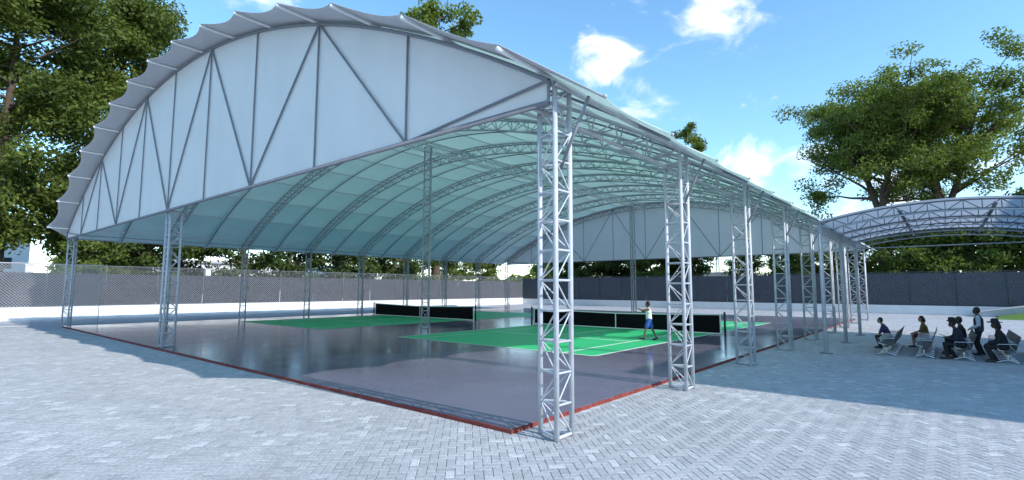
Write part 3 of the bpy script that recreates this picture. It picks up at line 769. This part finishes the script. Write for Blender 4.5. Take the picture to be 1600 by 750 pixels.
big1 = make_tree(3, 35, 8.2, 7.0, .6, 76000, .30, M['leafA'], top_bias=.5, clump=2.0, nlimb=52)
plant_tree('leafy_tree', big1, (-56, -1.5, 0), 'tallest dense green tree behind the wall at the left end of the hall')
big2 = make_tree(5, 34, 6.2, 3.0, .55, 60000, .30, M['leafA'], top_bias=.55, clump=1.9, nlimb=46)
plant_tree('leafy_tree', big2, (-60, 7.0, 0), 'tall green tree close behind the gable with its crown above the scalloped eave')
sp1 = make_tree(8, 27.5, 8.8, 7.5, .62, 52000, .24, M['leafC'], fork=11.0, top_bias=.5, clump=1.5, nlimb=46)
plant_tree('spreading_tree', sp1, (.4, 66.5, 0), 'broad spreading tree with forked dark trunk beyond the shelter, its crown left of another', rz=.4)
sp2 = make_tree(14, 28.0, 9.2, 6.5, .62, 52000, .24, M['leafC'], fork=11, top_bias=.52, clump=1.5, nlimb=46)
plant_tree('spreading_tree', sp2, (6.2, 70.5, 0), 'broad pale green spreading tree above the right half of the shelter roof', rz=1.3)
tl = make_tree(21, 41.5, 6.0, 12, .6, 15000, .42, M['leafC'], top_bias=.55, clump=1.3, nlimb=34)
plant_tree('leafy_tree', tl, (-51, 43.5, 0), 'very tall light green tree whose top shows over the hall roof ridge edge', s=1.13)
plant_tree('leafy_tree', tl, (-21.6, 64.5, 0), 'green tree top peeping over the sloping right eave of the hall', s=.62, rz=2)
md = [make_tree(31, 12.5, 4.2, 2.0, .32, 11000, .30, M['leafB'], clump=1.15, nlimb=26),
      make_tree(32, 11.0, 4.0, 2.2, .30, 10000, .30, M['leafA'], clump=1.1, nlimb=26),
      make_tree(33, 9.5, 3.6, 1.2, .22, 9000, .28, M['leafC'], clump=1.0, nlimb=24),
      make_tree(34, 13.5, 3.8, 3.8, .42, 9000, .30, M['leafB'], clump=1.1, nlimb=26)]
def row(spots, name, label, group):
    for i, (x, y, k, s) in enumerate(spots):
        kn = ('dense dark', 'loose mid green', 'small light green', 'tall bare stemmed')[k] if group else ''
        plant_tree(name, md[k], (x, y, 0), (kn + ' ' + label).strip(), (kn + ' ' + group) if group else None, rz=i * 1.7, s=s)
row([(-50.5, 16.5, 0, 1.0), (-51.5, 22, 3, 1.0), (-50.5, 27, 0, .95), (-52, 31.5, 3, 1.05), (-50.5, 36, 3, .95), (-52.5, 41, 0, .95), (-51, 47, 2, .85), (-51.5, 54, 1, .8), (-58, 13, 1, 1.1), (-52, 8.5, 0, .9), (-50.6, 4.0, 2, .75)],
    'garden_tree', 'tree in the row behind the left boundary wall', 'trees behind the left wall')
row([(-45, 64, 2, .9), (-40.5, 66, 0, .85), (-36, 64, 0, .8), (-31.5, 66, 0, .9), (-27.2, 64, 1, .8), (-23, 67, 0, .82), (-48, 71, 1, .9), (-38, 73, 0, 1), (-28, 74, 0, 1), (-33.5, 70, 3, .9), (-25, 70.5, 3, .85), (-43, 69, 3, .9)],
    'garden_tree', 'tree in the belt behind the wall under the far gable', 'trees behind the far gable')
row([(-14.6, 66, 2, .72)], 'garden_tree', 'lone rounded light green bush standing apart beside the far mast', None)
row([(-9.2, 66, 2, .86), (-5.6, 64.5, 1, .82), (-2.4, 69, 2, .95)], 'garden_tree', 'bushy tree between the lone bush and the forked trunk', 'bushy trees beside the forked trunk')
row([(3.0, 64, 2, .95), (5.8, 67, 1, .92), (8.8, 63.8, 2, 1.0), (12.0, 66, 1, .95), (15.2, 64, 2, 1.0), (18.6, 68, 1, 1.0), (10.0, 75, 0, 1.0), (3.8, 74, 1, 1.1), (15, 77, 0, 1.1), (22.5, 65, 0, 1.0)],
    'garden_tree', 'bushy tree of the belt seen below the shelter roof', 'bushy trees under the shelter roof')
# distant belt that closes the horizon
far = MB(); rgf = np.random.default_rng(77); nF = 60000
an = rgf.uniform(-.15 * math.pi, 1.12 * math.pi, nF); rr_ = rgf.uniform(250, 300, nF)
hh = 7 + 4 * np.sin(an * 23) + 3 * np.sin(an * 57 + 1) + 1.5 * np.sin(an * 131)
zz = rgf.random(nF) ** .8 * np.maximum(hh, 3); cxy = np.stack([5 + rr_ * np.cos(an), -6 + rr_ * np.sin(an), zz], 1)
nr = rgf.normal(0, 1, (nF, 3)); nr /= np.linalg.norm(nr, axis=1)[:, None]; a_ = np.cross(nr, rgf.normal(0, 1, (nF, 3))); a_ /= np.linalg.norm(a_, axis=1)[:, None]; b_ = np.cross(nr, a_)
V = np.stack([cxy - a_, cxy - b_ * .8, cxy + a_, cxy + b_ * .8], 1).reshape(-1, 3)
o = link('distant_woods', np_mesh('distant_woods', V, np.arange(nF * 4).reshape(-1, 4), M['leafA'], rgf.random(nF))); tag(o, 'far belt of woodland closing the horizon', 'woods', kind='stuff')

# ================================================================== BENCHES
M['seat'] = mat('seat_metal', (.06, .065, .072), .5, metal=.3, var=.12, scale=20)
def make_bench(nseat):
    """beam seating, row along +y from y=0, sitters face -x"""
    t = empty('waiting_bench'); pt = .64
    q = MB(); q.box((-.03, -.05, .30), (.05, nseat * pt + .05, .36)); q.build('beam', M['seat'], t, False)
    prof = [(-.27, .425), (-.25, .44), (-.15, .425), (0, .395), (.14, .385), (.20, .395)]
    bprof = [(.205, .42), (.235, .52), (.275, .66), (.325, .80), (.345, .86), (.36, .87)]
    def sheet(pr, nm, th):
        g = MB(); y0, y1 = .03, pt - .03
        top = [[(x, y0, z), (x, y1, z)] for x, z in pr]; bot = [[(x + (.012 if nm == 'backrest' else 0), y0, z - (.018 if nm == 'seat' else 0)), (x + (.012 if nm == 'backrest' else 0), y1, z - (.018 if nm == 'seat' else 0))] for x, z in pr]
        g.grid(top); g.grid(bot)
        for j in (0, 1): g.grid([[r_[j] for r_ in top], [r_[j] for r_ in bot]])
        g.grid([top[0], bot[0]]); g.grid([top[-1], bot[-1]]); return g.mesh(nm, M['seat'])
    ms, mbk = sheet(prof, 'seat', .02), sheet(bprof, 'backrest', .02)
    for k in range(nseat):
        link('seat', ms, t, (0, k * pt, 0)); link('backrest', mbk, t, (0, k * pt, 0))
    a = MB(); a.path([(.10, 0, .38), (-.20, 0, .42), (-.235, 0, .48), (-.235, 0, .58), (-.20, 0, .62), (.22, 0, .63), (.27, 0, .62)], .014, 7, True); ma = a.mesh('armrest', M['chrome'])
    l = MB(); l.path([(-.30, 0, .015), (-.22, 0, .05), (-.05, 0, .115), (.05, 0, .115), (.22, 0, .05), (.32, 0, .015)], .022, 8, True); l.tube((0, 0, .11), (.01, 0, .31), .03, 8); ml = l.mesh('leg', M['chrome'])
    for k in range(nseat + 1): link('armrest', ma, t, (0, k * pt, 0))
    for k in range(0, nseat + 1): link('leg', ml, t, (0, k * pt, 0))
    return t
b0 = make_bench(7)
blabels = ['dark metal waiting bench with a boy in purple on it, closest to the shelter posts', 'dark metal waiting bench with the woman in yellow and red on it', 'dark metal waiting bench with two dark dressed men on it',
           'dark metal waiting bench with the person in a wide hat on it', 'dark metal waiting bench behind the person in the wide hat, nobody on it']
for i, x in enumerate((3.90, 4.98, 6.05, 7.13, 8.2)):
    t = b0 if i == 0 else copy_tree(b0); t.location = (x, 16.75, 0); tag(t, blabels[i], 'bench', 'rows of waiting benches under the shelter')

# ================================================================== PEOPLE
SK = {}
def skin_mat(n, c): SK[n] = mat('skin_' + n, c, .5, var=.08, scale=8); return SK[n]
skin_mat('brown', (.16, .085, .055)); skin_mat('dark', (.075, .042, .03)); skin_mat('tan', (.33, .19, .13))
def cloth(n, c): return mat('cloth_' + n, c, .85, var=.15, scale=14, bump=.3, bscale=25)
hair_m = mat('hair', (.012, .010, .009), .6, var=.4, scale=60)
def capsules(segs):
    g = MB()
    for (p0, r0, p1, r1) in segs:
        p0, p1 = Vector(p0), Vector(p1); d = p1 - p0; n = 14
        if d.length < 1e-4: g.ball(p0, r0, 14, 10); continue
        g.ball(p0, r0, 14, 10); g.ball(p1, r1, 14, 10); g.tube(p0, p1, r0, n, True, r1)
    return g
def blob(name, segs, m, parent, vox=.011, smooth=2):
    """one continuous skin grown over the limbs"""
    o = capsules(segs).build(name, m, parent)
    r = o.modifiers.new('fuse', 'REMESH'); r.mode = 'VOXEL'; r.voxel_size = vox; r.use_smooth_shade = True
    s = o.modifiers.new('smooth', 'SMOOTH'); s.iterations = smooth; s.factor = .5
    return o
def limb2(a, b, l1, l2, pole):
    """middle joint of a two-bone limb"""
    a, b, pole = Vector(a), Vector(b), Vector(pole); d = b - a; L_ = min(d.length, (l1 + l2) * .999); d.normalize()
    x = (l1 * l1 - l2 * l2 + L_ * L_) / (2 * L_); h = math.sqrt(max(0, l1 * l1 - x * x)); q = pole - d * pole.dot(d); q.normalize()
    return a + d * x + q * h, a + d * L_
def person(label, loc, rz, J, cols, s=1., extras=None, seat=False, hair_long=False, hat=None, skirt=False):
    """local frame: +y forward, x right, z up. J gives joint positions"""
    t = tag(empty('person', loc, rz), label, 'person'); t.scale = (s, s, s)
    V = lambda k: Vector(J[k])
    pel, chest, neck, head = V('pelvis'), V('chest'), V('neck'), V('head')
    hd = V('look').normalized(); upv = Vector((0, 0, 1)); rt = hd.cross(upv).normalized()
    ax = (neck - pel).normalized(); side = V('side').normalized(); hw, sw = .088, .17
    segs = []; tor = []; leg = []; shoe = []; sleeve = []
    tor += [(pel - side * .075, .105, pel + side * .075, .105), (pel.lerp(chest, .5) - side * .055, .10, pel.lerp(chest, .5) + side * .055, .10),
            (chest - side * .085, .112, chest + side * .085, .112), (chest.lerp(neck, .62) - side * .145, .062, chest.lerp(neck, .62) + side * .145, .062),
            (pel, .12, chest, .125), (chest, .12, neck - ax * .06, .07)]
    segs += tor + [(neck - ax * .04, .055, head - upv * .06, .05)]
    segs += [(head - upv * .035 + hd * .012, .072, head + upv * .035, .092), (head - upv * .07 + hd * .05, .045, head - upv * .02 + hd * .03, .06),
             (head - upv * .005 + hd * .092, .011, head - upv * .03 + hd * .104, .015), (head - upv * .058 + hd * .083 - rt * .015, .009, head - upv * .058 + hd * .083 + rt * .015, .009)]
    for q in (-1, 1): segs.append((head + rt * q * .088 + upv * .005, .018, head + rt * q * .09 - upv * .02, .014))
    hands = []
    for q, S in ((-1, 'L'), (1, 'R')):
        hip = pel + side * q * hw - upv * .02; ank = V('ankle' + S); knee, ank = limb2(hip, ank, .44, .43, V('kneepole'))
        sh = chest.lerp(neck, .6) + side * q * (sw + .015); wr = V('wrist' + S); elb, wr = limb2(sh, wr, .30, .26, V('elbpole' + S) if 'elbpole' + S in J else (q * .4, -.6, -.6))
        leg.append((hip, .092, knee, .062)); leg.append((knee, .060, ank, .040))
        foot = V('foot' + S).normalized(); shoe.append((ank - upv * .04 - foot * .03, .042, ank - upv * .055 + foot * .17, .034))
        segs += [(hip, .088, knee, .056), (knee, .055, ank, .036), shoe[-1]]
        segs += [(sh, .056, elb, .042), (elb, .040, wr, .028)]
        sleeve.append((sh, .062, elb, .048)); sleeve.append((elb, .046, wr, .036))
        hdv = (wr - elb).normalized(); cr = hdv.cross(upv); cr = cr.normalized() if cr.length > .05 else side; dn = cr.cross(hdv)
        segs.append((wr + hdv * .02 - cr * .018, .02, wr + hdv * .075 - cr * .025, .018)); segs.append((wr + hdv * .02 + cr * .018, .02, wr + hdv * .075 + cr * .025, .018))
        for fi, (o_, l_) in enumerate(((-.034, .062), (-.012, .076), (.011, .072), (.033, .055))):
            k0 = wr + hdv * .085 + cr * o_; k1 = k0 + hdv * l_ * .55 - dn * .006; k2 = k1 + hdv * l_ * .4 - dn * .022
            segs += [(k0, .0105, k1, .010), (k1, .010, k2, .009)]
        th0 = wr + hdv * .03 - cr * .03 * q; segs += [(th0, .013, th0 + hdv * .035 - cr * .03 * q, .012), (th0 + hdv * .035 - cr * .03 * q, .012, th0 + hdv * .07 - cr * .032 * q, .010)]
    body = blob('body', segs, SK[cols['skin']], t, .0105)
    inf = lambda L_, d: [(a, r0 + d, b, r1 + d) for a, r0, b, r1 in L_]
    shirt = [x for x in tor[1:]] + [tor[0]]
    sl = {'none': [], 'short': [sleeve[0], sleeve[2]], 'long': sleeve}[cols.get('sleeve', 'short')]
    if cols.get('sleeve') == 'short': sl = [(a, r0, a.lerp(b, .6), r1) for a, r0, b, r1 in sl]
    blob('shirt', inf(shirt, .014) + inf(sl, .012), cols['shirt'], t, .014)
    if cols.get('vest'): blob('vest', inf(shirt, .024), cols['vest'], t, .014)
    tr = leg if cols.get('long', True) else [(a, r0 + .012, a.lerp(b, .72), r1 + .03) for a, r0, b, r1 in leg[0::2]]
    blob('trousers' if cols.get('long', True) else 'shorts', inf(tr, .013) + [(pel - side * .07, .118, pel + side * .07, .118)], cols['trousers'], t, .014)
    for x in shoe: blob('shoe', inf([x], .008), cols.get('shoes', M['black']), t, .012)
    hs = [(head + upv * .035 - hd * .012, .098, head + upv * .05 - hd * .02, .095), (head - hd * .035, .085, head - hd * .03 - upv * .03, .075)]
    if hair_long: hs += [(head - hd * .06, .085, head - hd * .085 - upv * .09, .075), (head - hd * .06 + rt * .05, .06, head - hd * .07 + rt * .05 - upv * .08, .05), (head - hd * .06 - rt * .05, .06, head - hd * .07 - rt * .05 - upv * .08, .05)]
    blob('hair', hs, hair_m, t, .012)
    e = MB()
    for q in (-1, 1): e.ball(head + upv * .012 + hd * .083 + rt * q * .032, .011, 8, 6)
    e.build('eyes', M['black'], t)
    if hat:
        h_ = MB(); c = head + upv * .085; n = 24; prof = [(.0, .125), (.06, .122), (.095, .10), (.105, .02), (hat[0], .0), (hat[0] + .004, -.012), (.10, -.004)]
        rows = [[c + Vector((r_ * math.cos(2 * math.pi * k / n), r_ * math.sin(2 * math.pi * k / n), z_ + (.012 * math.sin(4 * math.pi * k / n) if r_ > .11 else 0))) for k in range(n + 1)] for r_, z_ in prof]
        h_.grid(rows); h_.build('hat', hat[1], t)
    return t
def seated(lean=.05, fwd=.0, hands=((-.12, .36, .60), (.12, .36, .60)), feet=((-.13, .40), (.13, .40)), look=(0, 1, -.08)):
    return dict(pelvis=(0, 0, .52), chest=(0, lean, .86), neck=(0, lean * 1.5, 1.06), head=(0, lean * 1.9 + .03, 1.22), look=look, side=(1, 0, 0),
                ankleL=(feet[0][0], feet[0][1], .09), ankleR=(feet[1][0], feet[1][1], .09), footL=(-.15, 1, 0), footR=(.15, 1, 0), kneepole=(0, 1, 1),
                wristL=hands[0], wristR=hands[1], elbpoleL=(-.5, -.6, -.5), elbpoleR=(.5, -.6, -.5))
FACE = R_(90)      # local +y -> world -x
person('man in white sleeveless top and blue shorts walking across the green court', (-4.87, 15.66, ZF + .008), R_(112),
       dict(pelvis=(0, 0, .95), chest=(0, .02, 1.29), neck=(0, .03, 1.47), head=(0, .05, 1.63), look=(.35, 1, -.05), side=(1, .15, 0), ankleL=(-.08, .26, .09), ankleR=(.08, -.30, .12), footL=(0, 1, 0), footR=(0, 1, -.35),
            kneepole=(0, 1, 0), wristL=(-.05, .46, 1.42), wristR=(.10, .36, 1.36), elbpoleL=(-.8, 0, -.3), elbpoleR=(.8, 0, -.4)),
       dict(skin='brown', shirt=cloth('white', (.72, .72, .72)), sleeve='none', trousers=cloth('blue', (.035, .10, .42)), long=False))
person('boy in a purple shirt sitting bent forward on the bench by the shelter posts', (3.80, 19.62, .0), FACE,
       seated(.14, hands=((-.10, .42, .48), (.10, .42, .48)), feet=((-.12, .34), (.12, .34))), dict(skin='tan', shirt=cloth('purple', (.05, .032, .12)), trousers=cloth('black', (.015, .015, .02))), s=.93)
person('woman in yellow top and dark red skirt sitting with hands on her knees', (4.95, 21.0, 0), FACE,
       seated(.05, hands=((-.12, .40, .62), (.12, .40, .62)), feet=((-.10, .42), (.10, .30))), dict(skin='tan', shirt=cloth('yellow', (.15, .10, .025)), trousers=cloth('red', (.16, .02, .02)), long=False), s=.97, hair_long=True)
darkc = cloth('charcoal', (.012, .012, .016)); navy = cloth('navy', (.012, .015, .032))
person('man in dark suit and small brimmed hat reading a tablet on the bench', (6.02, 17.05, 0), FACE,
       seated(.10, hands=((-.12, .36, .72), (.12, .36, .72)), feet=((-.12, .40), (.14, .18)), look=(0, 1, -.35)), dict(skin='dark', shirt=navy, sleeve='long', trousers=darkc), s=1.02, hat=(.14, darkc))
person('bareheaded man in dark jacket sitting beside the man reading a tablet', (6.08, 18.9, 0), FACE,
       seated(.03), dict(skin='dark', shirt=darkc, sleeve='long', trousers=darkc), s=1.04)
person('person in dark coat and wide dark hat sitting on a bench behind the standing man', (7.08, 17.02, 0), FACE,
       seated(.08, feet=((-.16, .30), (.18, .22))), dict(skin='dark', shirt=darkc, sleeve='long', trousers=darkc), s=1.02, hat=(.20, darkc), hair_long=True)
person('man standing in dark waistcoat over pale shirt sleeves between the benches', (6.56, 19.15, 0), R_(85),
       dict(pelvis=(0, 0, .95), chest=(0, .0, 1.29), neck=(0, .01, 1.47), head=(0, .04, 1.63), look=(0, 1, -.05), side=(1, 0, 0), ankleL=(-.11, .03, .09), ankleR=(.11, -.05, .09), footL=(-.2, 1, 0), footR=(.2, 1, 0),
            kneepole=(0, 1, 0), wristL=(-.17, .20, .98), wristR=(.17, .22, .98), elbpoleL=(-.5, -1, 0), elbpoleR=(.5, -1, 0)),
       dict(skin='dark', shirt=cloth('pale_blue', (.42, .48, .55)), sleeve='long', vest=cloth('waistcoat', (.025, .035, .04)), trousers=darkc), s=1.0)
q = MB(); q.box((-.13, -.10, -.006), (.13, .10, .006)); o = q.build('tablet', M['black'], None, False); o.location = (5.55, 17.05, .80); o.rotation_euler = (0, R_(24), 0)
tag(o, 'thin dark tablet held above the knees of the man in a small hat', 'tablet')
